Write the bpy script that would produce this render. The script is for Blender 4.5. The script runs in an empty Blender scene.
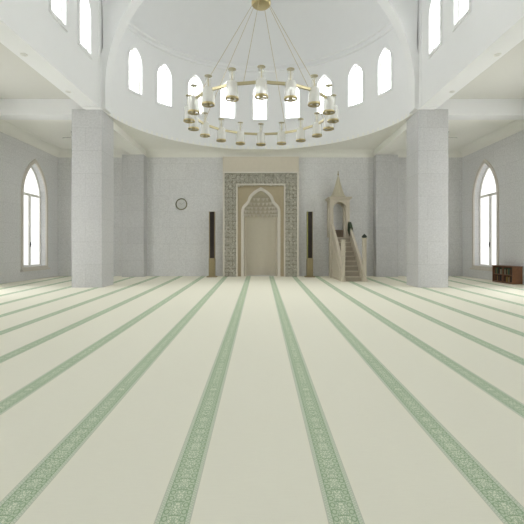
import bpy, bmesh, math, random
from mathutils import Vector, Matrix
random.seed(7)
S = bpy.context.scene
COL = S.collection
PI = math.pi
rad = math.radians

# ------------------------------------------------------------------ materials
def new_mat(name):
    m = bpy.data.materials.new(name); m.use_nodes = True
    nt = m.node_tree
    b = nt.nodes['Principled BSDF']
    return m, nt, b

def N(nt, t, **kw):
    n = nt.nodes.new(t)
    for k, v in kw.items(): setattr(n, k, v)
    return n

def M_(nt, op, a, b=None, c=None, clamp=False):
    n = nt.nodes.new('ShaderNodeMath'); n.operation = op; n.use_clamp = clamp
    for i, v in enumerate((a, b, c)):
        if v is None: continue
        if isinstance(v, (int, float)): n.inputs[i].default_value = v
        else: nt.links.new(v, n.inputs[i])
    return n.outputs[0]

def mixc(nt, f, a, b):
    n = nt.nodes.new('ShaderNodeMix'); n.data_type = 'RGBA'
    if isinstance(f, (int, float)): n.inputs[0].default_value = f
    else: nt.links.new(f, n.inputs[0])
    for i, v in ((6, a), (7, b)):
        if isinstance(v, tuple): n.inputs[i].default_value = (*v, 1)
        else: nt.links.new(v, n.inputs[i])
    return n.outputs[2]

def srgb(r, g, b):
    f = lambda c: (c/255/12.92) if c/255 <= .04045 else ((c/255+.055)/1.055)**2.4
    return (f(r), f(g), f(b))

def simple(name, col, rough=.6, metal=0.0, noise=.06, scale=12.0, bump=0.0, spec=.3):
    m, nt, b = new_mat(name)
    tc = N(nt, 'ShaderNodeTexCoord')
    nz = N(nt, 'ShaderNodeTexNoise'); nz.inputs['Scale'].default_value = scale; nz.inputs['Detail'].default_value = 4
    nt.links.new(tc.outputs['Object'], nz.inputs['Vector'])
    d = tuple(max(0, c*(1-noise)) for c in col); e = tuple(min(1, c*(1+noise)) for c in col)
    nt.links.new(mixc(nt, nz.outputs['Fac'], d, e), b.inputs['Base Color'])
    b.inputs['Roughness'].default_value = rough; b.inputs['Metallic'].default_value = metal
    b.inputs['Specular IOR Level'].default_value = spec
    if bump:
        bp = N(nt, 'ShaderNodeBump'); bp.inputs['Strength'].default_value = bump; bp.inputs['Distance'].default_value = .02
        nt.links.new(nz.outputs['Fac'], bp.inputs['Height']); nt.links.new(bp.outputs[0], b.inputs['Normal'])
    return m

def stone_tiles(name, c1, c2, seam):
    """fine speckled cladding slabs with thin joints, laid in world metres"""
    m, nt, b = new_mat(name)
    g = N(nt, 'ShaderNodeNewGeometry'); sp = N(nt, 'ShaderNodeSeparateXYZ'); nt.links.new(g.outputs['Position'], sp.inputs[0])
    h = M_(nt, 'ADD', sp.outputs[0], sp.outputs[1])
    cb = N(nt, 'ShaderNodeCombineXYZ'); nt.links.new(h, cb.inputs[0]); nt.links.new(sp.outputs[2], cb.inputs[1])
    br = N(nt, 'ShaderNodeTexBrick'); br.offset = .5; br.inputs['Scale'].default_value = 1
    br.inputs['Brick Width'].default_value = 1.66; br.inputs['Row Height'].default_value = .83
    br.inputs['Mortar Size'].default_value = .008; br.inputs['Mortar Smooth'].default_value = .3
    br.inputs['Color1'].default_value = (*c1, 1); br.inputs['Color2'].default_value = (*c2, 1); br.inputs['Mortar'].default_value = (*seam, 1)
    nt.links.new(cb.outputs[0], br.inputs['Vector'])
    nz = N(nt, 'ShaderNodeTexNoise'); nz.inputs['Scale'].default_value = 16; nz.inputs['Detail'].default_value = 6; nz.inputs['Roughness'].default_value = .75
    nt.links.new(g.outputs['Position'], nz.inputs['Vector'])
    sc = N(nt, 'ShaderNodeMapRange'); sc.inputs[1].default_value = .3; sc.inputs[2].default_value = .7; sc.inputs[3].default_value = .86; sc.inputs[4].default_value = 1.14
    nt.links.new(nz.outputs['Fac'], sc.inputs[0])
    mul = N(nt, 'ShaderNodeVectorMath', operation='SCALE'); nt.links.new(br.outputs['Color'], mul.inputs[0]); nt.links.new(sc.outputs[0], mul.inputs['Scale'])
    nt.links.new(mul.outputs[0], b.inputs['Base Color'])
    b.inputs['Roughness'].default_value = .55; b.inputs['Specular IOR Level'].default_value = .3
    return m

def pane_mat(name, strength, lattice=True, tint=(1, 1, 1), line=.72):
    """daylit glass: sky-bright pane, optionally with fine leaded lattice"""
    m, nt, b = new_mat(name)
    b.inputs['Base Color'].default_value = (.75, .77, .78, 1); b.inputs['Roughness'].default_value = .25
    tc = N(nt, 'ShaderNodeTexCoord')
    if lattice:
        vo = N(nt, 'ShaderNodeTexVoronoi', feature='DISTANCE_TO_EDGE'); vo.inputs['Scale'].default_value = 11; vo.inputs['Randomness'].default_value = .55
        nt.links.new(tc.outputs['Object'], vo.inputs['Vector'])
        f = M_(nt, 'GREATER_THAN', vo.outputs['Distance'], .07)
        nz = N(nt, 'ShaderNodeTexNoise'); nz.inputs['Scale'].default_value = 3.2; nt.links.new(tc.outputs['Object'], nz.inputs['Vector'])
        cr = N(nt, 'ShaderNodeValToRGB'); r = cr.color_ramp
        r.elements[0].position = .34; r.elements[0].color = (.86, .97, .87, 1)
        r.elements[1].position = .66; r.elements[1].color = (.98, .93, .98, 1)
        e = r.elements.new(.5); e.color = (1, 1, 1, 1)
        nt.links.new(nz.outputs['Fac'], cr.inputs[0])
        c = mixc(nt, f, tuple(line*t for t in (.93, .95, .96)), cr.outputs[0])
        nt.links.new(c, b.inputs['Emission Color'])
    else:
        nz = N(nt, 'ShaderNodeTexNoise'); nz.inputs['Scale'].default_value = 1.1; nt.links.new(tc.outputs['Object'], nz.inputs['Vector'])
        c = mixc(nt, nz.outputs['Fac'], tuple(.8*t for t in tint), tint)
        nt.links.new(c, b.inputs['Emission Color'])
    b.inputs['Emission Strength'].default_value = strength
    return m

def carpet_mat():
    m, nt, b = new_mat('carpet_woven')
    g = N(nt, 'ShaderNodeNewGeometry'); sp = N(nt, 'ShaderNodeSeparateXYZ'); nt.links.new(g.outputs['Position'], sp.inputs[0])
    X, Y = sp.outputs[0], sp.outputs[1]
    den = M_(nt, 'MULTIPLY_ADD', Y, .0154, .862)
    u = M_(nt, 'DIVIDE', M_(nt, 'ADD', X, .004), den)
    fr = M_(nt, 'ABSOLUTE', M_(nt, 'SUBTRACT', M_(nt, 'FRACT', u), .5))
    a = M_(nt, 'DIVIDE', fr, .104)                       # 0 on the band's axis, 1 on its edge
    band = M_(nt, 'LESS_THAN', a, 1.0)
    per = .108
    t = M_(nt, 'DIVIDE', Y, per)
    ft = M_(nt, 'FRACT', t)
    def rng(x, lo, hi):
        return M_(nt, 'MULTIPLY', M_(nt, 'GREATER_THAN', x, lo), M_(nt, 'LESS_THAN', x, hi))
    # ovals, two a side in each panel
    f2 = M_(nt, 'SUBTRACT', M_(nt, 'FRACT', M_(nt, 'MULTIPLY', t, 2)), .5)
    oa = M_(nt, 'DIVIDE', M_(nt, 'SUBTRACT', a, .50), .17)
    ob = M_(nt, 'DIVIDE', f2, .40)
    od = M_(nt, 'SQRT', M_(nt, 'ADD', M_(nt, 'MULTIPLY', oa, oa), M_(nt, 'MULTIPLY', ob, ob)))
    oval = rng(od, .62, 1.02)
    # panel divider
    dv = M_(nt, 'MULTIPLY', M_(nt, 'LESS_THAN', M_(nt, 'ABSOLUTE', M_(nt, 'SUBTRACT', ft, .5)), .045), M_(nt, 'LESS_THAN', a, .36))
    # scrolls of the medallion
    ca = M_(nt, 'MULTIPLY', fr, 1.0)
    cv = N(nt, 'ShaderNodeCombineXYZ'); nt.links.new(M_(nt, 'MULTIPLY', fr, 70), cv.inputs[0]); nt.links.new(M_(nt, 'MULTIPLY', t, 6.0), cv.inputs[1])
    vo = N(nt, 'ShaderNodeTexVoronoi', feature='DISTANCE_TO_EDGE'); vo.inputs['Scale'].default_value = 1.0; nt.links.new(cv.outputs[0], vo.inputs['Vector'])
    med = M_(nt, 'MULTIPLY', M_(nt, 'GREATER_THAN', vo.outputs['Distance'], .13), M_(nt, 'LESS_THAN', a, .34))
    lineA = rng(a, .66, .72); lineB = rng(a, .93, 1.0)
    zz = M_(nt, 'MULTIPLY', rng(a, .72, .93), M_(nt, 'LESS_THAN', M_(nt, 'ABSOLUTE', M_(nt, 'SUBTRACT', M_(nt, 'ABSOLUTE', M_(nt, 'SUBTRACT', M_(nt, 'FRACT', M_(nt, 'MULTIPLY', t, 5)), .5)), M_(nt, 'DIVIDE', M_(nt, 'SUBTRACT', a, .72), .42))), .11))
    dark = oval
    for x in (dv, lineA, lineB): dark = M_(nt, 'MAXIMUM', dark, x)
    base = CG['green_mid']; lite = CG['green_light']; drk = CG['green_dark']
    c = mixc(nt, rng(a, .72, .93), base, CG['green_border'])
    c = mixc(nt, M_(nt, 'LESS_THAN', a, .34), c, CG['green_panel'])
    c = mixc(nt, med, c, lite)
    c = mixc(nt, M_(nt, 'MULTIPLY', zz, .55), c, drk)
    c = mixc(nt, dark, c, drk)
    c = mixc(nt, lineB, c, CG['green_edge'])
    # weave of the plain field
    mp = N(nt, 'ShaderNodeMapping'); mp.inputs['Scale'].default_value = (9, 150, 1); nt.links.new(g.outputs['Position'], mp.inputs[0])
    nz = N(nt, 'ShaderNodeTexNoise'); nz.inputs['Scale'].default_value = 1; nz.inputs['Detail'].default_value = 3; nt.links.new(mp.outputs[0], nz.inputs['Vector'])
    n2 = N(nt, 'ShaderNodeTexNoise'); n2.inputs['Scale'].default_value = 190; nt.links.new(g.outputs['Position'], n2.inputs['Vector'])
    wv = M_(nt, 'ADD', M_(nt, 'MULTIPLY', nz.outputs['Fac'], .6), M_(nt, 'MULTIPLY', n2.outputs['Fac'], .4))
    field = mixc(nt, wv, CG['cream_lo'], CG['cream_hi'])
    # tufted pile speckle on the band as well
    c2 = mixc(nt, M_(nt, 'MULTIPLY', n2.outputs['Fac'], .35), c, lite)
    nt.links.new(mixc(nt, band, field, c2), b.inputs['Base Color'])
    b.inputs['Roughness'].default_value = .95; b.inputs['Specular IOR Level'].default_value = .1
    bp = N(nt, 'ShaderNodeBump'); bp.inputs['Strength'].default_value = .12; bp.inputs['Distance'].default_value = .004
    nt.links.new(wv, bp.inputs['Height']); nt.links.new(bp.outputs[0], b.inputs['Normal'])
    return m

def lamp_glass_mat():
    m, nt, b = new_mat('lamp_milk_glass')
    tc = N(nt, 'ShaderNodeTexCoord'); nz = N(nt, 'ShaderNodeTexNoise'); nz.inputs['Scale'].default_value = 14; nt.links.new(tc.outputs['Object'], nz.inputs['Vector'])
    nt.links.new(mixc(nt, nz.outputs['Fac'], (.86, .86, .84), (.95, .95, .93)), b.inputs['Base Color'])
    b.inputs['Roughness'].default_value = .18
    tr = N(nt, 'ShaderNodeBsdfTransparent'); tr.inputs[0].default_value = (.97, .97, .96, 1)
    mx = N(nt, 'ShaderNodeMixShader'); mx.inputs[0].default_value = .5
    nt.links.new(tr.outputs[0], mx.inputs[1]); nt.links.new(b.outputs[0], mx.inputs[2])
    nt.links.new(mx.outputs[0], nt.nodes['Material Output'].inputs['Surface'])
    return m

def clear_glass_mat():
    m, nt, b = new_mat('lamp_clear_glass')
    b.inputs['Base Color'].default_value = (.92, .92, .9, 1); b.inputs['Roughness'].default_value = .08
    tr = N(nt, 'ShaderNodeBsdfTransparent'); tr.inputs[0].default_value = (.97, .97, .95, 1)
    mx = N(nt, 'ShaderNodeMixShader'); mx.inputs[0].default_value = .2
    nt.links.new(tr.outputs[0], mx.inputs[1]); nt.links.new(b.outputs[0], mx.inputs[2])
    nt.links.new(mx.outputs[0], nt.nodes['Material Output'].inputs['Surface'])
    return m

def wood_mat(name, c1, c2):
    m, nt, b = new_mat(name)
    tc = N(nt, 'ShaderNodeTexCoord'); mp = N(nt, 'ShaderNodeMapping'); mp.inputs['Scale'].default_value = (14, 2, 14)
    nt.links.new(tc.outputs['Object'], mp.inputs[0])
    nz = N(nt, 'ShaderNodeTexNoise'); nz.inputs['Scale'].default_value = 2; nz.inputs['Detail'].default_value = 5; nt.links.new(mp.outputs[0], nz.inputs['Vector'])
    nt.links.new(mixc(nt, nz.outputs['Fac'], c1, c2), b.inputs['Base Color']); b.inputs['Roughness'].default_value = .45
    return m

CG = dict(green_panel=(.34, .46, .30), green_mid=(.51, .60, .44), green_light=(.72, .76, .62), green_dark=(.25, .38, .22), green_border=(.65, .69, .575),
          green_edge=(.54, .555, .47), cream_lo=(.79, .775, .665), cream_hi=(.875, .86, .745))
MAT = dict(
    plaster=simple('white_plaster', (.82, .825, .832), .75, noise=.012, scale=3),
    ceil=simple('ceiling_paint', (.85, .845, .805), .8, noise=.012, scale=3),
    ceil_front=simple('ceiling_paint_darkened', (.62, .615, .575), .8, noise=.012, scale=3),  # same ceiling paint, shade over the front aisles put into its colour
    wall=stone_tiles('grey_wall_slabs', (.69, .69, .70), (.715, .715, .725), (.62, .62, .625)),
    pillar=stone_tiles('pale_pillar_slabs', (.545, .545, .55), (.57, .57, .575), (.48, .48, .485)),
    subfloor=simple('screed', (.5, .48, .44), .9),
    carpet=carpet_mat(),
    frame=simple('window_frame_white', (.74, .73, .70), .4),
    surround=simple('pale_stone_surround', (.66, .62, .57), .6),
    reveal=simple('window_reveal', (.80, .79, .77), .7),
    pane_low=pane_mat('daylit_window_glass', .54, False, (1, 1, 1)),
    pane_hi=pane_mat('daylit_lattice_glass', 3.0, True),
    pane_far=pane_mat('unseen_far_fill_glass', 1.5, False),
    pane_mid=pane_mat('unseen_aisle_fill_glass', 5.6, False),  # glow of the added unseen aisle windows, raised to fill the far end
    pane_nave=pane_mat('unseen_nave_fill_glass', 4.4, True),  # glow of the nave windows added beyond view for light
    handle=simple('dark_handle', (.08, .08, .08), .4),
    beige=simple('mihrab_beige_stone', (.66, .605, .505), .6, noise=.05, scale=6),
    taupe=simple('mihrab_taupe_stone', (.50, .425, .30), .6, noise=.08, scale=9),
    nichestone=simple('niche_stone', (.63, .585, .49), .6, noise=.04, scale=8),
    moulding=simple('mihrab_white_moulding', (.74, .70, .64), .5, noise=.03),
    carveback=simple('carving_ground', (.38, .365, .30), .8, noise=.2, scale=25),
    carve=simple('carving_relief', (.66, .635, .57), .6, noise=.06, scale=20),
    minbar=simple('minbar_stone', (.51, .465, .375), .6, noise=.12, scale=14),
    minbar_l=simple('minbar_pale_stone', (.56, .51, .42), .6, noise=.08, scale=14),
    step=simple('minbar_step_stone', (.40, .355, .29), .65, noise=.08, scale=14),
    spire=simple('minbar_spire', (.52, .48, .365), .5, noise=.06, scale=10),
    dark=simple('dark_finial', (.035, .05, .04), .5),
    greencloth=simple('dark_green_cloth', (.10, .13, .085), .9, noise=.25, scale=30),
    seat=simple('brown_seat', (.22, .17, .13), .8),
    brass=simple('satin_brass', (.47, .39, .21), .3, metal=.85, noise=.05),
    brass_l=simple('pale_brass', (.50, .44, .27), .32, metal=.75, noise=.05),
    bronze=simple('brushed_bronze', (.36, .30, .18), .45, metal=.55, noise=.08),
    grille=simple('dark_grille', (.034, .026, .024), .65, noise=.2, scale=60),
    rimgreen=simple('lime_brass_edge', (.36, .36, .13), .4, metal=.3),
    milk=lamp_glass_mat(), clear=clear_glass_mat(),
    wood=wood_mat('bookcase_wood', (.15, .066, .032), (.27, .13, .068)),
    wood_in=wood_mat('bookcase_inner_wood', (.045, .02, .011), (.085, .04, .02)),
    face=simple('clock_face', (.62, .62, .61), .5, noise=.02),
    gold=simple('clock_rim', (.20, .19, .11), .35, metal=.6),
    fan=simple('fan_grey', (.36, .36, .35), .5),
    lens=simple('downlight_lens', (.62, .62, .60), .3),
    book_a=simple('book_brown', (.13, .06, .035), .6), book_b=simple('book_green', (.06, .13, .085), .6),
    book_c=simple('book_black', (.03, .025, .025), .6), book_d=simple('book_cream', (.55, .5, .4), .7),
    book_e=simple('book_ochre', (.30, .19, .06), .6),
    page=simple('book_pages', (.7, .66, .56), .9),
)

# ------------------------------------------------------------------ mesh helpers
def link(name, me, mat, parent=None):
    o = bpy.data.objects.new(name, me); COL.objects.link(o)
    if mat is not None: me.materials.append(mat if not isinstance(mat, str) else MAT[mat])
    if parent is not None: o.parent = parent
    return o

def finish(bm, name, mat, parent=None, smooth=None, bevel=0):
    bmesh.ops.recalc_face_normals(bm, faces=bm.faces[:])
    if bevel:
        es = [e for e in bm.edges if len(e.link_faces) == 2 and e.calc_face_angle(0) > .6]
        bmesh.ops.bevel(bm, geom=es, offset=bevel, segments=2, affect='EDGES', profile=.6)
    me = bpy.data.meshes.new(name); bm.to_mesh(me); bm.free()
    if smooth:
        for p in me.polygons: p.use_smooth = True
        me.set_sharp_from_angle(angle=rad(smooth))
    return link(name, me, mat, parent)

def box(bm, x0, x1, y0, y1, z0, z1):
    vs = [bm.verts.new(p) for p in ((x0,y0,z0),(x1,y0,z0),(x1,y1,z0),(x0,y1,z0),(x0,y0,z1),(x1,y0,z1),(x1,y1,z1),(x0,y1,z1))]
    for f in ((0,3,2,1),(4,5,6,7),(0,1,5,4),(1,2,6,5),(2,3,7,6),(3,0,4,7)): bm.faces.new([vs[i] for i in f])

def boxobj(name, mat, *dims, parent=None, bevel=0):
    bm = bmesh.new(); box(bm, *dims); return finish(bm, name, mat, parent, bevel=bevel)

def lathe(bm, prof, cx=0, cy=0, cz=0, n=24, cap=True, sx=1, sy=1):
    rings = []
    for r, z in prof:
        rings.append([bm.verts.new((cx+sx*r*math.cos(2*PI*k/n), cy+sy*r*math.sin(2*PI*k/n), cz+z)) for k in range(n)])
    for a, b in zip(rings, rings[1:]):
        for k in range(n): bm.faces.new((a[k], a[(k+1)%n], b[(k+1)%n], b[k]))
    if cap:
        if prof[0][0] > 1e-5: bm.faces.new(rings[0][::-1])
        if prof[-1][0] > 1e-5: bm.faces.new(rings[-1])

def bar(bm, p, q, w, h=None, up=(0, 0, 1)):
    """square-section bar from p to q"""
    p, q = Vector(p), Vector(q); h = h or w
    d = (q-p).normalized(); s = d.cross(Vector(up))
    if s.length < 1e-4: s = d.cross(Vector((1, 0, 0)))
    s.normalize(); u = s.cross(d)
    vs = []
    for e in (p, q):
        for a, b in ((-1,-1),(1,-1),(1,1),(-1,1)): vs.append(bm.verts.new(e + s*(a*w/2) + u*(b*h/2)))
    for f in ((3,2,1,0),(4,5,6,7),(0,1,5,4),(1,2,6,5),(2,3,7,6),(3,0,4,7)): bm.faces.new([vs[i] for i in f])

def tube(bm, p, q, r, n=8):
    p, q = Vector(p), Vector(q); d = (q-p).normalized(); s = d.orthogonal().normalized(); u = d.cross(s)
    A = [[bm.verts.new(e + (s*math.cos(2*PI*k/n) + u*math.sin(2*PI*k/n))*r) for k in range(n)] for e in (p, q)]
    for k in range(n): bm.faces.new((A[0][k], A[0][(k+1)%n], A[1][(k+1)%n], A[1][k]))
    bm.faces.new(A[0][::-1]); bm.faces.new(A[1])

def pointed(w, sill, spring, apex, n=10):
    """closed outline (u, z) of a pointed-arch opening; starts bottom left, ends bottom right, over the top"""
    h = apex-spring; c = max(0, (h*h - w*w/4)/w); R = w/2+c
    a1 = math.atan2(h, c)
    right = [(-c + R*math.cos(a1*k/n), spring + R*math.sin(a1*k/n)) for k in range(n+1)]   # spring -> apex
    right[-1] = (0, apex)
    left = [(-u, z) for u, z in right]
    return [(-w/2, sill)] + left + right[::-1][1:] + [(w/2, sill)]

class Fr:
    """a wall's local frame: u along the wall, v out of it into the room"""
    def __init__(s, o, t, n): s.o, s.t, s.n = Vector(o), Vector(t), Vector(n)
    def __call__(s, u, z, v): return s.o + s.t*u + s.n*v + Vector((0, 0, z))

def prism(bm, F, prof, v0, v1):
    a = [bm.verts.new(F(u, z, v0)) for u, z in prof]; b = [bm.verts.new(F(u, z, v1)) for u, z in prof]
    n = len(prof)
    bm.faces.new(a[::-1]); bm.faces.new(b)
    for k in range(n): bm.faces.new((a[k], a[(k+1)%n], b[(k+1)%n], b[k]))

def band(bm, F, outer, inner, v0, v1, closed=True):
    n = len(outer)
    R = [[bm.verts.new(F(u, z, v)) for u, z in pr] for pr, v in ((outer, v0), (outer, v1), (inner, v1), (inner, v0))]
    for k in range(n if closed else n-1):
        j = (k+1) % n
        for q in range(4):
            A, B = R[q], R[(q+1)%4]
            bm.faces.new((A[k], A[j], B[j], B[k]))
    if not closed:
        for k in (0, n-1): bm.faces.new([R[q][k] for q in range(4)])

def cut(o, cutter):
    md = o.modifiers.new('b', 'BOOLEAN'); md.operation = 'DIFFERENCE'; md.solver = 'EXACT'; md.object = cutter
    bpy.context.view_layer.update()
    dg = bpy.context.evaluated_depsgraph_get()
    me = bpy.data.meshes.new_from_object(o.evaluated_get(dg))
    o.modifiers.clear(); old = o.data; o.data = me; bpy.data.meshes.remove(old)
    cm = cutter.data; bpy.data.objects.remove(cutter); bpy.data.meshes.remove(cm)

def tag(o, label=None, cat=None, group=None, kind=None):
    if label: o['label'] = label
    if cat: o['category'] = cat
    if group: o['group'] = group
    if kind: o['kind'] = kind
    return o

def struct(o, label, cat): return tag(o, label, cat, None, 'structure')

def empty(name, loc, label, cat, group=None):
    o = bpy.data.objects.new(name, None); COL.objects.link(o); o.location = loc; o.empty_display_size = .2
    return tag(o, label, cat, group)

def settle(root, kids=None):
    """keep children modelled in world metres in place under a moved Empty"""
    inv = Matrix.Translation(-Vector(root.location))
    for c in root.children: c.data.transform(inv)
    for c in root.children:
        for g in c.children: g.data.transform(inv)

# ------------------------------------------------------------------ dimensions (metres; camera at origin looks along +Y)
XW = 10.43          # aisle walls
XN = 5.76           # nave (clerestory) walls
YB = 19.6           # qibla wall
YR = -6.0           # wall behind
ZB = 6.49           # beam soffit over the pillars
DC = (0, 13.55)     # centre of the hemicycle
DR = 5.75

# ------------------------------------------------------------------ shell
struct(boxobj('floor', 'subfloor', -XW-.4, XW+.4, YR-.4, YB+.9, -.3, -.012), 'floor slab under the striped carpet', 'floor')
tag(boxobj('carpet', 'carpet', -XW, XW, YR, YB, -.012, 0), 'cream prayer carpet with long green patterned stripes covering the whole floor', 'carpet')

def side_wall(sgn, name, label):
    o = boxobj(name, 'wall', *(sorted((sgn*XW, sgn*(XW+.45)))), YR-.4, YB+.4, -.012, 7.2)
    bm = bmesh.new()
    for yc in WY: prism(bm, Fr((sgn*XW, yc, 0), (0, 1, 0), (-sgn, 0, 0)), pointed(1.8, .60, 3.815, 5.39), -.6, .3)
    cut(o, finish(bm, 'c', None))
    struct(o, label, 'wall')
WY = (17.6, 11.5, 5.4, -.7)
side_wall(-1, 'wall_left', 'grey slab-clad aisle wall on the left with an arched window')
side_wall(1, 'wall_right', 'grey slab-clad aisle wall on the right behind the bookcase')

wb = boxobj('wall_back', 'wall', -XW, XW, YB, YB+.4, -.012, 6.9)
bm = bmesh.new(); box(bm, .04-1.1, .04+1.1, YB-.2, YB+.6, -.2, 4.62); cut(wb, finish(bm, 'c', None))
struct(wb, 'grey slab-clad far wall behind mihrab and minbar', 'wall')
wr = boxobj('wall_rear', 'wall', -XW, XW, YR-.4, YR, -.012, 15.2)
struct(wr, 'wall behind the viewer', 'wall')

# aisle and nave windows out of the picture are added to light the room
wn = [0]
def window(F, w, sill, spring, apex, rec, label, glass, big=True, group=None):
    """pointed window: architrave on the wall face (the root), inner frame, pane, bars"""
    wn[0] += 1
    bm = bmesh.new()
    b = .13 if big else .11
    band(bm, F, pointed(w+2*b, sill-b, spring, apex+b*1.35), pointed(w-.002, sill, spring, apex), -.02, .045 if big else .04)
    root = finish(bm, 'window_%d' % wn[0], 'surround' if big else 'plaster', smooth=30)
    struct(root, label, 'window')
    if group: root['group'] = group
    bm = bmesh.new(); fw = .07 if big else .045
    band(bm, F, pointed(w+.01, sill, spring, apex), pointed(w-2*fw, sill+fw, spring, apex-fw*1.4), -rec-.05, -rec+.04)
    finish(bm, 'window_frame', 'frame', root, smooth=30)
    bm = bmesh.new(); prism(bm, F, pointed(w-.02, sill+.01, spring, apex-.02), -rec-.02, -rec)
    finish(bm, 'pane', glass, root)
    if big:
        bm = bmesh.new(); zt = spring+.10
        bar(bm, F(-w/2, zt, -rec), F(w/2, zt, -rec), .09, .11); finish(bm, 'transom', 'frame', root)
        bm = bmesh.new(); bar(bm, F(0, sill, -rec), F(0, zt, -rec), .12, .12, F.n); finish(bm, 'mullion', 'frame', root)
        bm = bmesh.new(); bar(bm, F(.02, 1.5, -rec+.07), F(.02, 1.72, -rec+.07), .035, .035, F.n); bar(bm, F(.02, 1.62, -rec+.03), F(.02, 1.62, -rec+.09), .05, .09)
        finish(bm, 'window_handle', 'handle', root)
        bm = bmesh.new(); prism(bm, F, [(-w/2-.17, sill-.19), (w/2+.17, sill-.19), (w/2+.17, sill-.11), (-w/2-.17, sill-.11)], 0, .12)
        finish(bm, 'window_sill', 'surround', root)
    return root

for sgn, nm in ((-1, 'left'), (1, 'right')):
    for k, yc in enumerate(WY):
        F = Fr((sgn*XW, yc, 0), (0, 1, 0), (-sgn, 0, 0))
        window(F, 1.8, .60, 3.815, 5.39, .28, ('tall arched window near the far corner of the %s aisle wall' % nm) if k == 0 else
               ('%s unseen tall arched aisle window added for its light, nearer the viewer on the %s side' % (('first', 'second', 'third')[k-1], nm)), 'pane_low' if k == 0 else 'pane_mid' if k == 1 else 'pane_far')

# nave clerestory walls = beams over the pillars
CY = [12.48 - 1.65*k for k in range(11)]
for sgn, nm in ((-1, 'left'), (1, 'right')):
    o = boxobj('wall_clerestory_%s' % nm, 'plaster', *(sorted((sgn*XN, sgn*(XN+.64)))), YR, 13.87, ZB, 15.2)
    bm = bmesh.new()
    for yc in CY: prism(bm, Fr((sgn*XN, yc, 0), (0, 1, 0), (-sgn, 0, 0)), pointed(.76, 7.98, 9.2, 9.82, 6), -.9, .3)
    cut(o, finish(bm, 'c', None))
    struct(o, 'white upper nave wall on the %s carried by the %s pillar' % (nm, nm), 'wall')
    for k, yc in enumerate(CY):
        F = Fr((sgn*XN, yc, 0), (0, 1, 0), (-sgn, 0, 0))
        ords = ('nearest the corner arch', 'second from the corner arch')
        window(F, .76, 7.98, 9.2, 9.82, .14, ('small arched lattice window high in the %s nave wall, %s' % (nm, ords[k])) if k < 2 else
               'small arched lattice window in the %s nave wall, out of the picture' % nm, 'pane_hi' if k < 2 else 'pane_nave', False,
               None if k < 2 else 'further nave windows on the %s' % nm)

# hemicycle drum
def arcwall(name, r0, r1, z0, z1, n=64, a0=-90, a1=90):
    bm = bmesh.new(); R = []
    for k in range(n+1):
        a = rad(a0 + (a1-a0)*k/n); s, c = math.sin(a), math.cos(a)
        R.append([bm.verts.new((DC[0]+r*s, DC[1]+r*c, z)) for r, z in ((r0, z0), (r1, z0), (r1, z1), (r0, z1))])
    for A, B in zip(R, R[1:]):
        for q in range(4): bm.faces.new((A[q], A[(q+1)%4], B[(q+1)%4], B[q]))
    bm.faces.new(R[0]); bm.faces.new(R[-1][::-1])
    return bm
o = finish(arcwall('w', DR, DR+.6, 6.47, 10.55), 'wall_apse', 'plaster')
DA = [16.4*k for k in range(-4, 5)]
def drumF(a):
    a = rad(a); s, c = math.sin(a), math.cos(a)
    return Fr((DC[0]+DR*s, DC[1]+DR*c, 0), (c, -s, 0), (-s, -c, 0))
bm = bmesh.new()
for a in DA: prism(bm, drumF(a), pointed(.76, 7.98, 9.2, 9.82, 6), -.9, .3)
cut(o, finish(bm, 'c', None))
for p in o.data.polygons: p.use_smooth = True
o.data.set_sharp_from_angle(angle=rad(20))
struct(o, 'curved white wall above the mihrab pierced by nine arched windows', 'wall')
names = ['far left, next to the left arch', 'second from the left arch', 'third from the left arch', 'just left of the middle', 'in the middle, above the mihrab',
         'just right of the middle', 'third from the right arch', 'second from the right arch', 'far right, next to the right arch']
for a, nm in zip(DA, names):
    window(drumF(a), .76, 7.98, 9.2, 9.82, .14, 'arched lattice window in the curved wall, ' + nm, 'pane_hi', False)

# cornice of the semi-dome, and the semi-dome
bm = bmesh.new(); prof = [(DR+.02, 10.38), (DR-.05, 10.40), (DR-.07, 10.47), (DR-.03, 10.52), (DR-.03, 10.62), (DR-.10, 10.66), (DR-.10, 10.74), (DR+.02, 10.78)]
n = 64; R = []
for k in range(n+1):
    a = rad(-90+180*k/n); R.append([bm.verts.new((DC[0]+r*math.sin(a), DC[1]+r*math.cos(a), z)) for r, z in prof])
for A, B in zip(R, R[1:]):
    for q in range(len(prof)): bm.faces.new((A[q], A[(q+1)%len(prof)], B[(q+1)%len(prof)], B[q]))
struct(finish(bm, 'trim_1', 'plaster', smooth=50), 'moulded cornice ring below the semi-dome', 'moulding')
bm = bmesh.new(); L = []
for thick in (0, .3):
    G = []
    for j in range(25):
        e = rad(90*j/24*.995); r = (DR+thick)*math.cos(e); z = 10.55+(DR+thick)*math.sin(e)
        G.append([bm.verts.new((DC[0]+r*math.sin(rad(-90+180*k/48)), DC[1]+r*math.cos(rad(-90+180*k/48)), z)) for k in range(49)])
    for j in range(24):
        for k in range(48): bm.faces.new((G[j][k], G[j][k+1], G[j+1][k+1], G[j+1][k]))
    L.append(G)
struct(finish(bm, 'ceiling_dome', 'plaster', smooth=60), 'white semi-dome over the mihrab end', 'ceiling')

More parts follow.
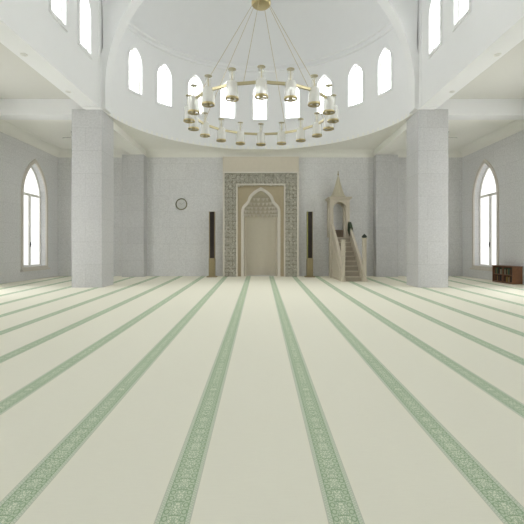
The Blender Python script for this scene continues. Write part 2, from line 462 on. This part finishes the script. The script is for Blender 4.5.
# transverse arch in front of the semi-dome
bm = bmesh.new(); ar = 5.6; zs = 7.25; n = 48
F = Fr((0, 13.75, 0), (1, 0, 0), (0, -1, 0))
inner = [(-ar, ZB)] + [(-ar*math.cos(PI*k/n), zs+ar*math.sin(PI*k/n)) for k in range(n+1)] + [(ar, ZB)]
ro = DR+.12
outer = [(-ro, ZB)] + [(-ro*math.cos(PI*k/n), zs+ro*math.sin(PI*k/n)) for k in range(n+1)] + [(ro, ZB)]
band(bm, F, outer, inner, -.55, 0, closed=False)
struct(finish(bm, 'trim_2', 'plaster', smooth=30), 'white arch spanning the nave between the pillars', 'arch')
bm = bmesh.new()      # wall over the arch
top = [(u, 16.6) for u, z in outer]
band(bm, F, [(u, 16.6) for u, z in outer[1:-1]], [(u*(5.64/ro), zs+(z-zs)*(5.64/ro)) for u, z in outer[1:-1]], -.5, -.003, closed=False)
struct(finish(bm, 'wall_arch', 'plaster'), 'white wall above the nave arch', 'wall')

# ceilings
struct(boxobj('ceiling_nave', 'plaster', -XN-.6, XN+.6, YR, 13.9, 15, 15.2), 'flat nave ceiling above the picture', 'ceiling')
for sgn, nm in ((-1, 'left'), (1, 'right')):
    x = sorted((sgn*(XN+.6), sgn*(XW+.1)))
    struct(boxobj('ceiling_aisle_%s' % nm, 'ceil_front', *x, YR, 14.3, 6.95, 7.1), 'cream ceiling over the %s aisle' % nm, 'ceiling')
    struct(boxobj('trim_%d' % (3 if sgn < 0 else 4), 'plaster', *sorted((sgn*(XN+.5), sgn*XW)), 14.05, 14.6, 6.36, 7.1), 'white cross beam from the %s pillar to the %s wall' % (nm, nm), 'beam')
    struct(boxobj('trim_%d' % (5 if sgn < 0 else 6), 'ceil', *sorted((sgn*(XN+.04), sgn*(XN+.76))), 14.7, YB-.2, 6.15, 6.5), 'ceiling beam from the %s pillar back to the far wall' % nm, 'beam')
# rear ceiling plate with the round opening of the apse
bm = bmesh.new()
pts = [(-XW, 14.3)] + [(-6.2, 14.3)] + [(DC[0]+(DR)*math.sin(rad(-82.9+165.8*k/64)), DC[1]+(DR)*math.cos(rad(-82.9+165.8*k/64))) for k in range(65)] + [(6.2, 14.3), (XW, 14.3), (XW, YB+.05), (-XW, YB+.05)]
# build as strips to keep faces convex
arc = pts[2:67]
vb, vt = {}, {}
def quad2(a, b, c, d):
    lo = [bm.verts.new((p[0], p[1], 6.45)) for p in (a, b, c, d)]; hi = [bm.verts.new((p[0], p[1], 6.6)) for p in (a, b, c, d)]
    bm.faces.new(lo[::-1]); bm.faces.new(hi)
    for k in range(4): bm.faces.new((lo[k], lo[(k+1)%4], hi[(k+1)%4], hi[k]))
for a, b in zip(arc, arc[1:]):
    quad2(a, b, (b[0], YB+.05), (a[0], YB+.05))
quad2((-XW, 14.3), (arc[0][0], 14.3), (arc[0][0], YB+.05), (-XW, YB+.05)); quad2((arc[-1][0], 14.3), (XW, 14.3), (XW, YB+.05), (arc[-1][0], YB+.05))
struct(finish(bm, 'ceiling_back', 'ceil'), 'cream ceiling strip between curved wall and far wall', 'ceiling')
# cornices where walls meet ceiling
def cove(name, F, length, label, z1=6.45, z0=6.12, d=.42):
    bm = bmesh.new(); pr = [(0, z0), (.035, z0), (.035, z0+.03)] + [(d-(d-.035)*math.cos(PI/2*k/8), z0+.03+(z1-z0-.05)*math.sin(PI/2*k/8)) for k in range(1, 9)] + [(d, z1), (0, z1)]
    for u0, u1 in ((0, length),):
        A = [bm.verts.new(F(u0, z, v)) for v, z in pr]; B = [bm.verts.new(F(u1, z, v)) for v, z in pr]
        bm.faces.new(A); bm.faces.new(B[::-1])
        for k in range(len(pr)): bm.faces.new((A[k], A[(k+1)%len(pr)], B[(k+1)%len(pr)], B[k]))
    struct(finish(bm, name, 'ceil', smooth=50), label, 'moulding')
cove('trim_7', Fr((-XW, 14.6, 0), (0, 1, 0), (1, 0, 0)), YB-14.6, 'cream cornice along the top of the left aisle wall')
cove('trim_8', Fr((XW, 14.6, 0), (0, 1, 0), (-1, 0, 0)), YB-14.6, 'cream cornice along the top of the right aisle wall')
cove('trim_9', Fr((-XW, YB, 0), (1, 0, 0), (0, -1, 0)), 2*XW, 'cream cornice along the top of the far wall')

# pillars and pilasters
for sgn, nm in ((-1, 'left'), (1, 'right')):
    bm = bmesh.new(); box(bm, *sorted((sgn*5.755, sgn*6.85)), 13.82, 14.93, 0, ZB)
    tag(finish(bm, 'pillar', 'pillar', bevel=.006), 'square pale grey pillar clad in stone slabs, %s of the nave' % nm, 'pillar')
    bm = bmesh.new(); box(bm, *sorted((sgn*5.84, sgn*6.94)), 19.1, YB, 0, 6.15)
    tag(finish(bm, 'pilaster', 'pillar', bevel=.006), 'pale grey pilaster against the far wall, behind the %s pillar' % nm, 'pilaster')

# ------------------------------------------------------------------ mihrab
cx = .04; YF = 19.28
root = empty('mihrab', (cx, YF, 0), 'carved beige stone mihrab niche with arabesque frame in the middle of the far wall', 'mihrab')
F = Fr((cx, YF, 0), (1, 0, 0), (0, -1, 0))
hw = 1.93; fw = 1.865; iw = 1.18; zt = 5.28; zi = 4.64
bm = bmesh.new()
box(bm, cx-hw, cx+hw, YF, YB, zt+.02, 6.09)
box(bm, cx-hw, cx-iw-.02, YF+.06, YB, 0, zt+.02); box(bm, cx+iw+.02, cx+hw, YF+.06, YB, 0, zt+.02)
box(bm, cx-iw-.02, cx+iw+.02, YF+.06, YB, zi+.02, zt+.02)
finish(bm, 'surround', 'beige', root)
def portal(w, z): return [(-w, 0), (-w, z), (w, z), (w, 0)]
bm = bmesh.new(); band(bm, F, portal(hw, zt+.04), portal(fw-.03, zt-.03), -.08, .03, closed=False); finish(bm, 'outer_border', 'moulding', root)
bm = bmesh.new(); band(bm, F, portal(iw+.07, zi+.07), portal(iw, zi), -.1, .04, closed=False); finish(bm, 'inner_border', 'moulding', root)
bm = bmesh.new(); band(bm, F, portal(fw-.02, zt-.02), portal(iw+.05, zi+.05), -.06, -.03, closed=False)
cf = finish(bm, 'carved_frame', 'carveback', root)
# arabesque relief: interlaced spirals and leaves
bm = bmesh.new()
def ribbon(pts, w, v0, v1):
    L = []
    for k, (u, z) in enumerate(pts):
        a = pts[max(0, k-1)]; b = pts[min(len(pts)-1, k+1)]
        dx, dz = b[0]-a[0], b[1]-a[1]; l = math.hypot(dx, dz) or 1
        nx, nz = -dz/l*w/2, dx/l*w/2
        L.append([bm.verts.new(F(u+nx, z+nz, v0)), bm.verts.new(F(u+nx*.7, z+nz*.7, v1)), bm.verts.new(F(u-nx*.7, z-nz*.7, v1)), bm.verts.new(F(u-nx, z-nz, v0))])
    for A, B in zip(L, L[1:]):
        for q in range(3): bm.faces.new((A[q], A[q+1], B[q+1], B[q]))
def spiral(u, z, r, a0, dirn):
    pts = []
    for k in range(22):
        t = k/21; a = a0 + dirn*t*PI*3.1; q = r*(1-.85*t)
        pts.append((u+q*math.cos(a), z+q*math.sin(a)))
    ribbon(pts, .028, -.035, .012)
def leaf(u, z, a, l):
    c, s = math.cos(a), math.sin(a); w = l*.3
    pr = [(0, 0), (l*.45, w), (l, 0), (l*.45, -w)]
    P = [(u+p*c-q*s, z+p*s+q*c) for p, q in pr]
    prism(bm, F, P, -.035, .014)
mid = (fw+iw+.03)/2; bwid = (fw-iw-.07)
rnd = random.Random(3)
def cell(u, z, flip):
    for q, (du, dz) in enumerate(((-.2, -.1), (0, -.1), (.2, -.1), (-.2, .1), (0, .1), (.2, .1))):
        spiral(u+du, z+dz, .095+rnd.uniform(-.012, .014), rnd.uniform(0, 6.28), 1 if (q+flip) % 2 else -1)
    for q in range(7): leaf(u+rnd.uniform(-.27, .27), z+rnd.uniform(-.19, .19), rnd.uniform(0, 6.28), rnd.uniform(.06, .12))
z = .2; k = 0
while z < 5.2:
    for sg in (-1, 1): cell(sg*mid, z, k)
    z += .4; k += 1
for k in range(4):
    for z in (4.78, 5.13): cell(-.93+.62*k, z, k)
finish(bm, 'carved_relief', 'carve', cf)
# spandrel panel with the arched opening
half = [(1.0, 0), (1.0, 3.26), (.985, 3.42), (.935, 3.56), (.85, 3.67), (.755, 3.76), (.69, 3.85), (.655, 3.95), (.61, 4.06), (.54, 4.165), (.44, 4.265), (.31, 4.37), (.15, 4.465), (0, 4.545)]
def arch(off):
    h = []
    for k, (u, z) in enumerate(half):
        if k == len(half)-1: h.append((0, z-off*1.25)); continue
        a = half[max(0, k-1)]; b = half[k+1]; dx, dz = b[0]-a[0], b[1]-a[1]; l = math.hypot(dx, dz)
        h.append((u-dz/l*off, z+dx/l*off*(0 if k == 0 else 1)))
    h = [(max(0, u), z) for u, z in h]
    return [(-u, z) for u, z in h] + [(u, z) for u, z in h[-2::-1]]
bm = bmesh.new(); o2 = arch(.04); n2 = len(o2)
out = []
for k, (u, z) in enumerate(o2):
    out.append((-iw if u < 0 else iw, z) if z < 3.4 else (max(-iw, min(iw, u*1.9)) , zi))
band(bm, F, out, o2, -.16, -.1, closed=False); finish(bm, 'spandrel_panel', 'taupe', root)
bm = bmesh.new(); band(bm, F, arch(0), arch(.145), -.2, -.02, closed=False); band(bm, F, arch(.04), arch(.10), -.04, .01, closed=False)
finish(bm, 'arch_moulding', 'moulding', root, smooth=30)
# niche: half-round plan closing to the apex
inn = arch(.12); hi = inn[:len(inn)//2+1]
bm = bmesh.new(); G = []
lv = [(abs(u), z) for u, z in hi]
lv2 = []
for (u0, z0), (u1, z1) in zip(lv, lv[1:]):
    for q in range(3): lv2.append((u0+(u1-u0)*q/3, z0+(z1-z0)*q/3))
lv2.append((.012, lv[-1][1]))
for u, z in lv2:
    row = []
    for k in range(25):
        a = PI*k/24; row.append(bm.verts.new(F(-u*math.cos(a), z, -.18-.62*(u/.88)**.8*math.sin(a)**.65)))
    G.append(row)
for A, B in zip(G, G[1:]):
    for k in range(24): bm.faces.new((A[k], A[k+1], B[k+1], B[k]))
ni = finish(bm, 'niche', 'nichestone', root, smooth=40)
# muqarnas: staggered tiers of small pointed cells
bm = bmesh.new()
def hwid(z):
    for (u0, z0), (u1, z1) in zip(lv2, lv2[1:]):
        if z0 <= z <= z1: return u0+(u1-u0)*(z-z0)/max(1e-6, z1-z0)
    return .05
for j, zz in enumerate((3.05, 3.24, 3.43, 3.64, 3.86)):
    w = hwid(zz)*.97 - .03*j; nn = (11, 11, 10, 8, 5)[j]; hh = .17
    for k in range(nn):
        a0 = PI*(k+.5*(j%2 == 0))/nn; a1 = a0+PI/nn*.92
        if a1 > PI+.05: continue
        def P(a, sc, z): return F(-w*sc*math.cos(a), z, -.18-.55*(w/.88)*sc*max(0, math.sin(a))**.65)
        am = (a0+a1)/2
        top = [bm.verts.new(P(a, 1.04, zz+hh)) for a in (a0, am, a1)]; pro = bm.verts.new(P(am, .86, zz+hh)); tip = bm.verts.new(P(am, .98, zz))
        for A, B in ((top[0], pro), (pro, top[2])): bm.faces.new((A, B, tip))
        bm.faces.new((top[0], top[1], top[2], pro)); bm.faces.new((top[0], tip, top[1])); bm.faces.new((top[1], tip, top[2]))
finish(bm, 'muqarnas', 'moulding', ni)
for sg in (-1, 1):
    bm = bmesh.new(); lathe(bm, [(.07, 0), (.07, .12), (.045, .18), (.045, 2.86), (.07, 2.92), (.075, 3.02), (.05, 3.05)], cx+sg*.80, YF+.24, 0, 14)
    finish(bm, 'colonnette', 'beige', root, smooth=40)
settle(root)

# ------------------------------------------------------------------ minbar
x0, x1 = 3.49, 4.50; ya, yt, yb = 16.22, 18.62, 19.45
root = empty('minbar', ((x0+x1)/2, yb, 0), 'beige stone minbar pulpit with straight staircase and pointed spire right of the mihrab', 'minbar')
def yzpoly(bm, pts, xa, xb):
    A = [bm.verts.new((xa, y, z)) for y, z in pts]; B = [bm.verts.new((xb, y, z)) for y, z in pts]
    bm.faces.new(A); bm.faces.new(B[::-1])
    for k in range(len(pts)): bm.faces.new((A[k], A[(k+1)%len(pts)], B[(k+1)%len(pts)], B[k]))
for xa in (x0+.03, x1-.155):
    bm = bmesh.new(); yzpoly(bm, [(ya+.1, 0), (yb, 0), (yb, 2.05), (yt, 2.05), (yt, 2.50), (ya+.1, .55)], xa, xa+.08)
    w_ = finish(bm, 'side_wall', 'minbar', root)
    bm = bmesh.new()
    xs = xa-.006 if xa < 4 else xa+.086
    for (pa, pb) in (((ya+.45, .12), (yt-.1, .12)), ((yt-.1, .12), (yt-.1, 1.75)), ((yt-.1, 1.75), (ya+.45, .42)), ((ya+.45, .42), (ya+.45, .12)), ((yt+.08, .12), (yb-.1, .12)), ((yb-.1, .12), (yb-.1, 1.85)), ((yb-.1, 1.85), (yt+.08, 1.85)), ((yt+.08, 1.85), (yt+.08, .12))):
        bar(bm, (xs, *pa), (xs, *pb), .05, .025, (1, 0, 0))
    finish(bm, 'wall_moulding', 'minbar_l', w_)
    bm = bmesh.new(); yzpoly(bm, [(ya+.05, .50), (yt+.06, 2.47), (yt+.06, 2.66), (ya+.05, .69)], xa-.02, xa+.10)
    finish(bm, 'handrail', 'minbar_l', root, bevel=.012)
NS = 9
for i in range(NS):
    y = ya+.12+.255*i
    st = boxobj('step', 'step', x0+.1, x1-.14, y, yt+.25, .217*i, .217*(i+1)-.04, parent=root)
    boxobj('tread', 'minbar_l', x0+.1, x1-.14, y-.03, yt+.25, .217*(i+1)-.04, .217*(i+1), parent=st, bevel=.008)
boxobj('platform', 'minbar', x0+.04, x1-.11, yt, yb, 0, 1.98, parent=root)
bm = bmesh.new(); box(bm, x0+.15, x1-.3, yb-.32, yb-.04, 1.98, 2.36); finish(bm, 'seat', 'seat', root, bevel=.03)
for xa, zt_ in ((x0, 1.80), (x1-.10, 1.88)):
    bm = bmesh.new(); box(bm, xa, xa+.15, ya, ya+.15, 0, zt_-.06); box(bm, xa-.02, xa+.17, ya-.02, ya+.17, zt_-.06, zt_)
    box(bm, xa-.02, xa+.17, ya-.02, ya+.17, 0, .14)
    po = finish(bm, 'newel_post', 'minbar_l', root, bevel=.01)
    if xa > 4:
        bm = bmesh.new(); lathe(bm, [(.075, 0), (.115, .03), (.11, .07), (.06, .12), (.02, .16), (0, .18)], xa+.075, ya+.075, zt_, 14)
        tag(finish(bm, 'finial', 'dark', po, smooth=40), 'dark pointed finial')
# tower: four posts, four pointed arches, cornice, spire
zc = 3.88; pw = .17
for xa in (x0-.06, x1-pw-.10):
    for y_ in (yt, yb-pw):
        boxobj('tower_post', 'minbar_l', xa, xa+pw, y_, y_+pw, 1.98 if y_ > yt else .0, zc-.05, parent=root, bevel=.012)
tx0, tx1 = x0-.06, x1-.10
def archpanel(F, w, name):
    bm = bmesh.new(); inn_ = pointed(w, 3.2, 3.32, 3.72, 8)[1:-1]
    out_ = [((-w/2 if u < 0 else w/2) if abs(u) > .01 else 0, zc-.05) for u, z in inn_]
    out_ = [(u, zc-.05) for u, z in inn_]
    band(bm, F, out_, inn_, 0, .1, closed=False); finish(bm, name, 'minbar_l', root)
mx = (tx0+tx1)/2; wx = tx1-tx0-2*pw+.04
archpanel(Fr((mx, yt+.13, 0), (1, 0, 0), (0, -1, 0)), wx, 'tower_arch')
archpanel(Fr((mx, yb-.02, 0), (1, 0, 0), (0, -1, 0)), wx, 'tower_arch')
wy = yb-yt-2*pw+.04
archpanel(Fr((tx0+.13, (yt+yb)/2, 0), (0, 1, 0), (-1, 0, 0)), wy, 'tower_arch')
archpanel(Fr((tx1-.03, (yt+yb)/2, 0), (0, 1, 0), (-1, 0, 0)), wy, 'tower_arch')
bm = bmesh.new(); box(bm, tx0-.03, tx1+.03, yt-.04, yb+.02, zc-.06, zc); box(bm, tx0-.09, tx1+.09, yt-.10, yb+.08, zc, zc+.07)
finish(bm, 'roof_cornice', 'minbar_l', root, bevel=.012)
bm = bmesh.new(); my = (yt+yb)/2
lathe(bm, [(.43, 0), (.42, .05), (.335, .14), (.255, .32), (.18, .55), (.11, .80), (.05, 1.02), (.018, 1.12)], mx, my, zc+.07, 8)
sp_ = finish(bm, 'spire', 'spire', root)
bm = bmesh.new(); lathe(bm, [(.02, 0), (.02, .04), (.045, .08), (.02, .12), (.012, .16), (.03, .19), (.0, .24)], mx, my, zc+1.18, 10)
finish(bm, 'spire_finial', 'bronze', sp_, smooth=40)
settle(root)
# green cloth hung over the right handrail by the tower
bm = bmesh.new(); L = []
for k in range(9):
    y = yt-.42+.36*k/8; zz = .69+(y-ya-.05)*.875 + .012
    wv = .014*math.sin(k*2.1)
    L.append([(x1-.215+wv, y, zz-.42), (x1-.205+wv, y, zz-.15), (x1-.195, y, zz+.01), (x1-.115, y, zz+.02), (x1-.045, y, zz+.01), (x1-.038-wv, y, zz-.2)])
V = [[bm.verts.new(p) for p in r] for r in L]
for A, B in zip(V, V[1:]):
    for q in range(5): bm.faces.new((A[q], A[q+1], B[q+1], B[q]))
bmesh.ops.solidify(bm, geom=bm.faces[:], thickness=.008)
tag(finish(bm, 'cloth', 'greencloth', smooth=60), 'dark green cloth draped over the right handrail at the top of the minbar stairs', 'cloth')

# ------------------------------------------------------------------ columns flanking the mihrab
def floor_column(xc, label):
    root = empty('column_speaker', (xc, 18.98, 0), label, 'column', None)
    y0, y1 = 18.84, 19.12
    boxobj('foot_plate', 'bronze', xc-.25, xc+.25, y0-.09, y1+.06, 0, .05, parent=root, bevel=.008)
    boxobj('base', 'bronze', xc-.155, xc+.155, y0, y1, .05, .92, parent=root, bevel=.008)
    bm = bmesh.new(); box(bm, xc-.145, xc+.145, y0+.03, y1-.01, .92, 3.26); c_ = finish(bm, 'casing', 'bronze', root, bevel=.006)
    bm = bmesh.new(); box(bm, xc-.10, xc+.115, y0+.012, y0+.032, .95, 3.25); 
    finish(bm, 'grille', 'grille', root)
    bm = bmesh.new(); box(bm, xc-.145, xc-.10, y0+.004, y0+.03, .92, 3.26); finish(bm, 'edge_strip', 'rimgreen' if xc > 0 else 'bronze', root)
    settle(root)
floor_column(-2.39, 'tall slim dark column in a bronze casing standing left of the mihrab')
floor_column(2.48, 'tall slim dark column in a bronze casing standing between mihrab and minbar')

# ------------------------------------------------------------------ wall clock
ccx, ccz = -4.05, 3.71
root = empty('wall_clock', (ccx, YB, ccz), 'round wall clock with pale face and thin dark gold rim on the far wall', 'clock')
Rm = Matrix.Translation((ccx, YB, ccz)) @ Matrix.Rotation(PI/2, 4, 'X')
def lobj(prof, name, mat, n=40):
    bm = bmesh.new(); lathe(bm, prof, n=n); bmesh.ops.transform(bm, matrix=Rm, verts=bm.verts[:]); return finish(bm, name, mat, root, smooth=35)
lobj([(.25, 0), (.29, 0), (.30, .03), (.285, .055), (.26, .055), (.25, .03), (.25, 0)], 'clock_rim', 'gold')
fc = lobj([(.255, .005), (.255, .025)], 'clock_face', 'face')
for a, l, w in ((rad(305), .12, .016), (rad(62), .18, .011)):
    bm = bmesh.new(); bar(bm, (ccx-.03*math.sin(a), YB-.034, ccz-.03*math.cos(a)), (ccx+l*math.sin(a), YB-.034, ccz+l*math.cos(a)), w, .006, (0, 1, 0)); finish(bm, 'clock_hand', 'fan', root)
settle(root)

# ------------------------------------------------------------------ bookcase and its books
bx0, bx1, by0, by1, bh = 10.0, 10.41, 15.06, 16.36, .71
root = empty('bookcase', (bx1, (by0+by1)/2, 0), 'low dark wooden bookcase under the arched window on the right', 'bookcase')
t = .035
for y in (by0, by1-t): boxobj('side_panel', 'wood', bx0, bx1, y, y+t, .0, bh-t, parent=root, bevel=.004)
boxobj('top_panel', 'wood', bx0-.015, bx1, by0-.015, by1+.015, bh-t, bh, parent=root, bevel=.004)
boxobj('back_panel', 'wood_in', bx1-.02, bx1, by0+t, by1-t, .05, bh-t, parent=root)
boxobj('plinth', 'wood', bx0+.02, bx1-.02, by0+t, by1-t, 0, .06, parent=root)
ym = (by0+by1)/2
boxobj('divider', 'wood', bx0+.01, bx1-.02, ym-t/2, ym+t/2, .06, bh-t, parent=root)
for a, b in ((by0+t, ym-t/2), (ym+t/2, by1-t)):
    boxobj('shelf', 'wood', bx0+.01, bx1-.02, a, b, .335, .36, parent=root)
settle(root)
def book_proto(name, w, h, d, mat):
    bm = bmesh.new(); box(bm, 0, d, 0, .004, 0, h); box(bm, 0, d, w-.004, w, 0, h); box(bm, 0, .005, 0, w, 0, h)
    c = finish(bm, name, mat); bm = bmesh.new(); box(bm, .005, d-.006, .004, w-.004, .006, h-.006); finish(bm, 'pages', 'page', c); return c
def copy_tree(o):
    c = o.copy(); COL.objects.link(c)
    for ch in o.children:
        d = ch.copy(); COL.objects.link(d); d.parent = c
    return c
kinds = [('book_a', 'brown'), ('book_b', 'dark green'), ('book_c', 'black'), ('book_d', 'cream'), ('book_e', 'ochre')]
shelves = [(by0+t, ym-t/2, .36, 'upper shelf, near half', [1, 2, 0, 0, 1, 1, 4, 2, 0, 3, 1, 2]), (ym+t/2, by1-t, .36, 'upper shelf, far half', [0, 3, 1, 3, 0, 0, 2, 1, 4, 1, 0, 2]),
           (by0+t, ym-t/2, .06, 'lower shelf, near half', [2, 2, 2, 0, 4, 3, 0, 4, 4, 0, 2, 0]), (ym+t/2, by1-t, .06, 'lower shelf, far half', [0, 0, 2, 2, 0, 2, 0, 4, 2, 0, 0, 2])]
protos = {}
for a, b, z, sh, ks in shelves:
    y = a+.012
    for k in ks:
        w = (.040, .052, .046, .034, .044)[k]
        if y+w > b: break
        if k not in protos:
            c = protos[k] = book_proto('book', w, (.225, .25, .235, .2, .215)[k], (.17, .2, .19, .15, .16)[k], kinds[k][0])
        else: c = copy_tree(protos[k])
        c.location = (bx0+.05+random.uniform(0, .02), y, z)
        tag(c, '%s book standing upright on the bookcase %s' % (kinds[k][1], sh), 'book', '%s books on the %s' % (kinds[k][1], sh))
        y += w+random.choice((.002, .004, .012))

# ------------------------------------------------------------------ chandelier
hx, hy, hz = 0.04, 13.55, 6.25; r = 2.52; NL = 18
root = empty('chandelier', (hx, hy, hz), 'large round brass ring chandelier with eighteen glass lamps hung by cables', 'chandelier')
bm = bmesh.new(); lathe(bm, [(.10, .26), (.30, .22), (.345, .12), (.345, .02), (.30, -.03), (.06, -.04)], 0, 0, 3.86, 28); finish(bm, 'hub', 'brass', root, smooth=35)
bm = bmesh.new(); tube(bm, (0, 0, 4.1), (0, 0, 15-hz), .025, 10); finish(bm, 'suspension_rod', 'brass', root, smooth=40)
def ringpt(deg, rr=r, z=0):
    a = rad(deg); return Vector((rr*math.sin(a), -rr*math.cos(a), z))
for k in range(NL):
    p, q = ringpt(20*k), ringpt(20*k+20); d = (q-p).normalized()
    bm = bmesh.new(); bar(bm, p+d*.06, q-d*.06, .06, .085); finish(bm, 'ring_bar', 'brass_l', root, bevel=.006)
for a in (-12, 47, 108, 155, -118, -52):
    p = ringpt(a, r*math.cos(rad(10))/math.cos(rad((a % 20)-10)), .05); q = ringpt(a, .28, 3.9)
    bm = bmesh.new(); tube(bm, p, q, .0075, 6); finish(bm, 'cable', 'brass', root, smooth=40)
def lamp(parent):
    bm = bmesh.new(); lathe(bm, [(.10, .07), (.155, .055), (.168, .02), (.175, -.2), (.19, -.41), (.182, -.41), (.166, -.2), (.158, .02)], n=22, cap=False); sh = finish(bm, 'lamp_shade', 'milk', parent, smooth=40)
    bm = bmesh.new(); lathe(bm, [(.195, -.40), (.20, -.42), (.20, -.45), (.18, -.46), (.15, -.455), (.15, -.44), (.175, -.425), (.195, -.40)], n=22, cap=False); lathe(bm, [(.0, -.445), (.055, -.45), (.06, -.42), (.02, -.38), (.015, -.2)], n=12)
    for k in range(3): bar(bm, (.05*math.cos(2.1*k), .05*math.sin(2.1*k), -.447), (.13*math.cos(2.1*k), .13*math.sin(2.1*k), -.45), .02)
    finish(bm, 'lamp_rim', 'brass', sh, smooth=40)
    bm = bmesh.new(); lathe(bm, [(.10, .06), (.085, .12), (.082, .3), (.10, .38), (.125, .42)], n=18, cap=False); finish(bm, 'lamp_chimney', 'clear', sh, smooth=40)
    bm = bmesh.new(); lathe(bm, [(.05, -.05), (.06, .06), (.02, .10), (.014, .38), (.03, .42), (.115, .43), (.12, .44), (.03, .45), (0, .45)], n=14); finish(bm, 'lamp_stem', 'brass_l', sh, smooth=40)
    return sh
first = lamp(root); first.location = ringpt(0)
for k in range(1, NL):
    c = first.copy(); COL.objects.link(c); c.parent = root; c.location = ringpt(20*k); c.rotation_euler = (0, 0, rad(20*k))
    for g in first.children:
        d = g.copy(); COL.objects.link(d); d.parent = c

for k in range(0, NL, 2):      # added spots below the chandelier, brightening the floor and far wall
    li = bpy.data.lights.new('floor_fill_spot', 'SPOT'); li.energy = 19; li.spot_size = rad(140); li.spot_blend = .8; li.shadow_soft_size = .12; li.color = (1, .97, .9)
    lo_ = bpy.data.objects.new('floor_fill_spot', li); COL.objects.link(lo_); p = ringpt(20*k, r, -.52); lo_.location = (hx+p.x, hy+p.y, hz+p.z)

# ------------------------------------------------------------------ downlights and fans
for x, y, lab in ((-6.18, 9.95, 'small round downlight in the beam underside on the left, nearer the viewer'), (-6.2, 12.3, 'small round downlight in the beam underside on the left, near the pillar'),
                  (6.22, 9.95, 'small round downlight in the beam underside on the right, nearer the viewer'), (6.22, 12.3, 'small round downlight in the beam underside on the right, near the pillar')):
    root = empty('downlight', (x, y, ZB), lab, 'downlight')
    bm = bmesh.new(); lathe(bm, [(.055, 0), (.055, -.012), (.07, -.02), (.085, -.015), (.09, 0)], n=24, cap=False); finish(bm, 'trim_ring', 'frame', root, smooth=50)
    bm = bmesh.new(); lathe(bm, [(.0, -.012), (.056, -.012), (.056, 0)], n=24, cap=True); finish(bm, 'lens', 'lens', root, smooth=40)
for sg, nm in ((-1, 'left'), (1, 'right')):
    root = empty('ceiling_fan', (sg*8.05, 16.6, 6.45), 'grey ceiling fan over the %s aisle, mostly hidden behind the %s pillar' % (nm, nm), 'ceiling fan')
    bm = bmesh.new(); lathe(bm, [(.08, 0), (.08, -.04), (.02, -.05), (.02, -.1), (.11, -.1), (.13, -.14), (.11, -.2), (.0, -.21)], n=20); finish(bm, 'motor', 'fan', root, smooth=40)
    for k in range(3):
        a = (PI if sg < 0 else 0)+sg*.25+2*PI*k/3; c, s = math.cos(a), math.sin(a)
        bm = bmesh.new()
        V = []
        for rr, w in ((.12, .03), (.2, .07), (.62, .08), (.66, .05)):
            for q in (-1, 1): V.append([bm.verts.new((c*rr-s*w*q, s*rr+c*w*q, -.14+.03*q*sg+dz)) for dz in (0, -.012)])
        for i in range(0, 6, 2):
            for lv_ in (0, 1): bm.faces.new((V[i][lv_], V[i+1][lv_], V[i+3][lv_], V[i+2][lv_]))
            for e in (0, 1): bm.faces.new((V[i+e][0], V[i+2+e][0], V[i+2+e][1], V[i+e][1]))
        for i in (0, 6): bm.faces.new((V[i][0], V[i+1][0], V[i+1][1], V[i][1]))
        finish(bm, 'blade', 'fan', root)

# ------------------------------------------------------------------ world, camera, view
w = bpy.data.worlds.new('sky'); S.world = w; w.use_nodes = True
bg = w.node_tree.nodes['Background']; bg.inputs[0].default_value = (.85, .93, 1, 1); bg.inputs[1].default_value = 1.0
cam = bpy.data.cameras.new('camera'); co = bpy.data.objects.new('camera', cam); COL.objects.link(co)
co.location = (0, 0, 1.4); co.rotation_euler = (PI/2, 0, 0)
cam.sensor_width = 36; cam.lens = 380/524*36; cam.shift_x = 2/524; cam.shift_y = -13/524; cam.clip_start = .05; cam.clip_end = 200
S.camera = co
S.view_settings.view_transform = 'Standard'; S.view_settings.look = 'None'; S.view_settings.gamma = 1; S.view_settings.use_curve_mapping = False
S.view_settings.exposure = 1.0
S.cycles.max_bounces = 14; S.cycles.diffuse_bounces = 10; S.cycles.transparent_max_bounces = 12
S.cycles.sample_clamp_indirect = 8
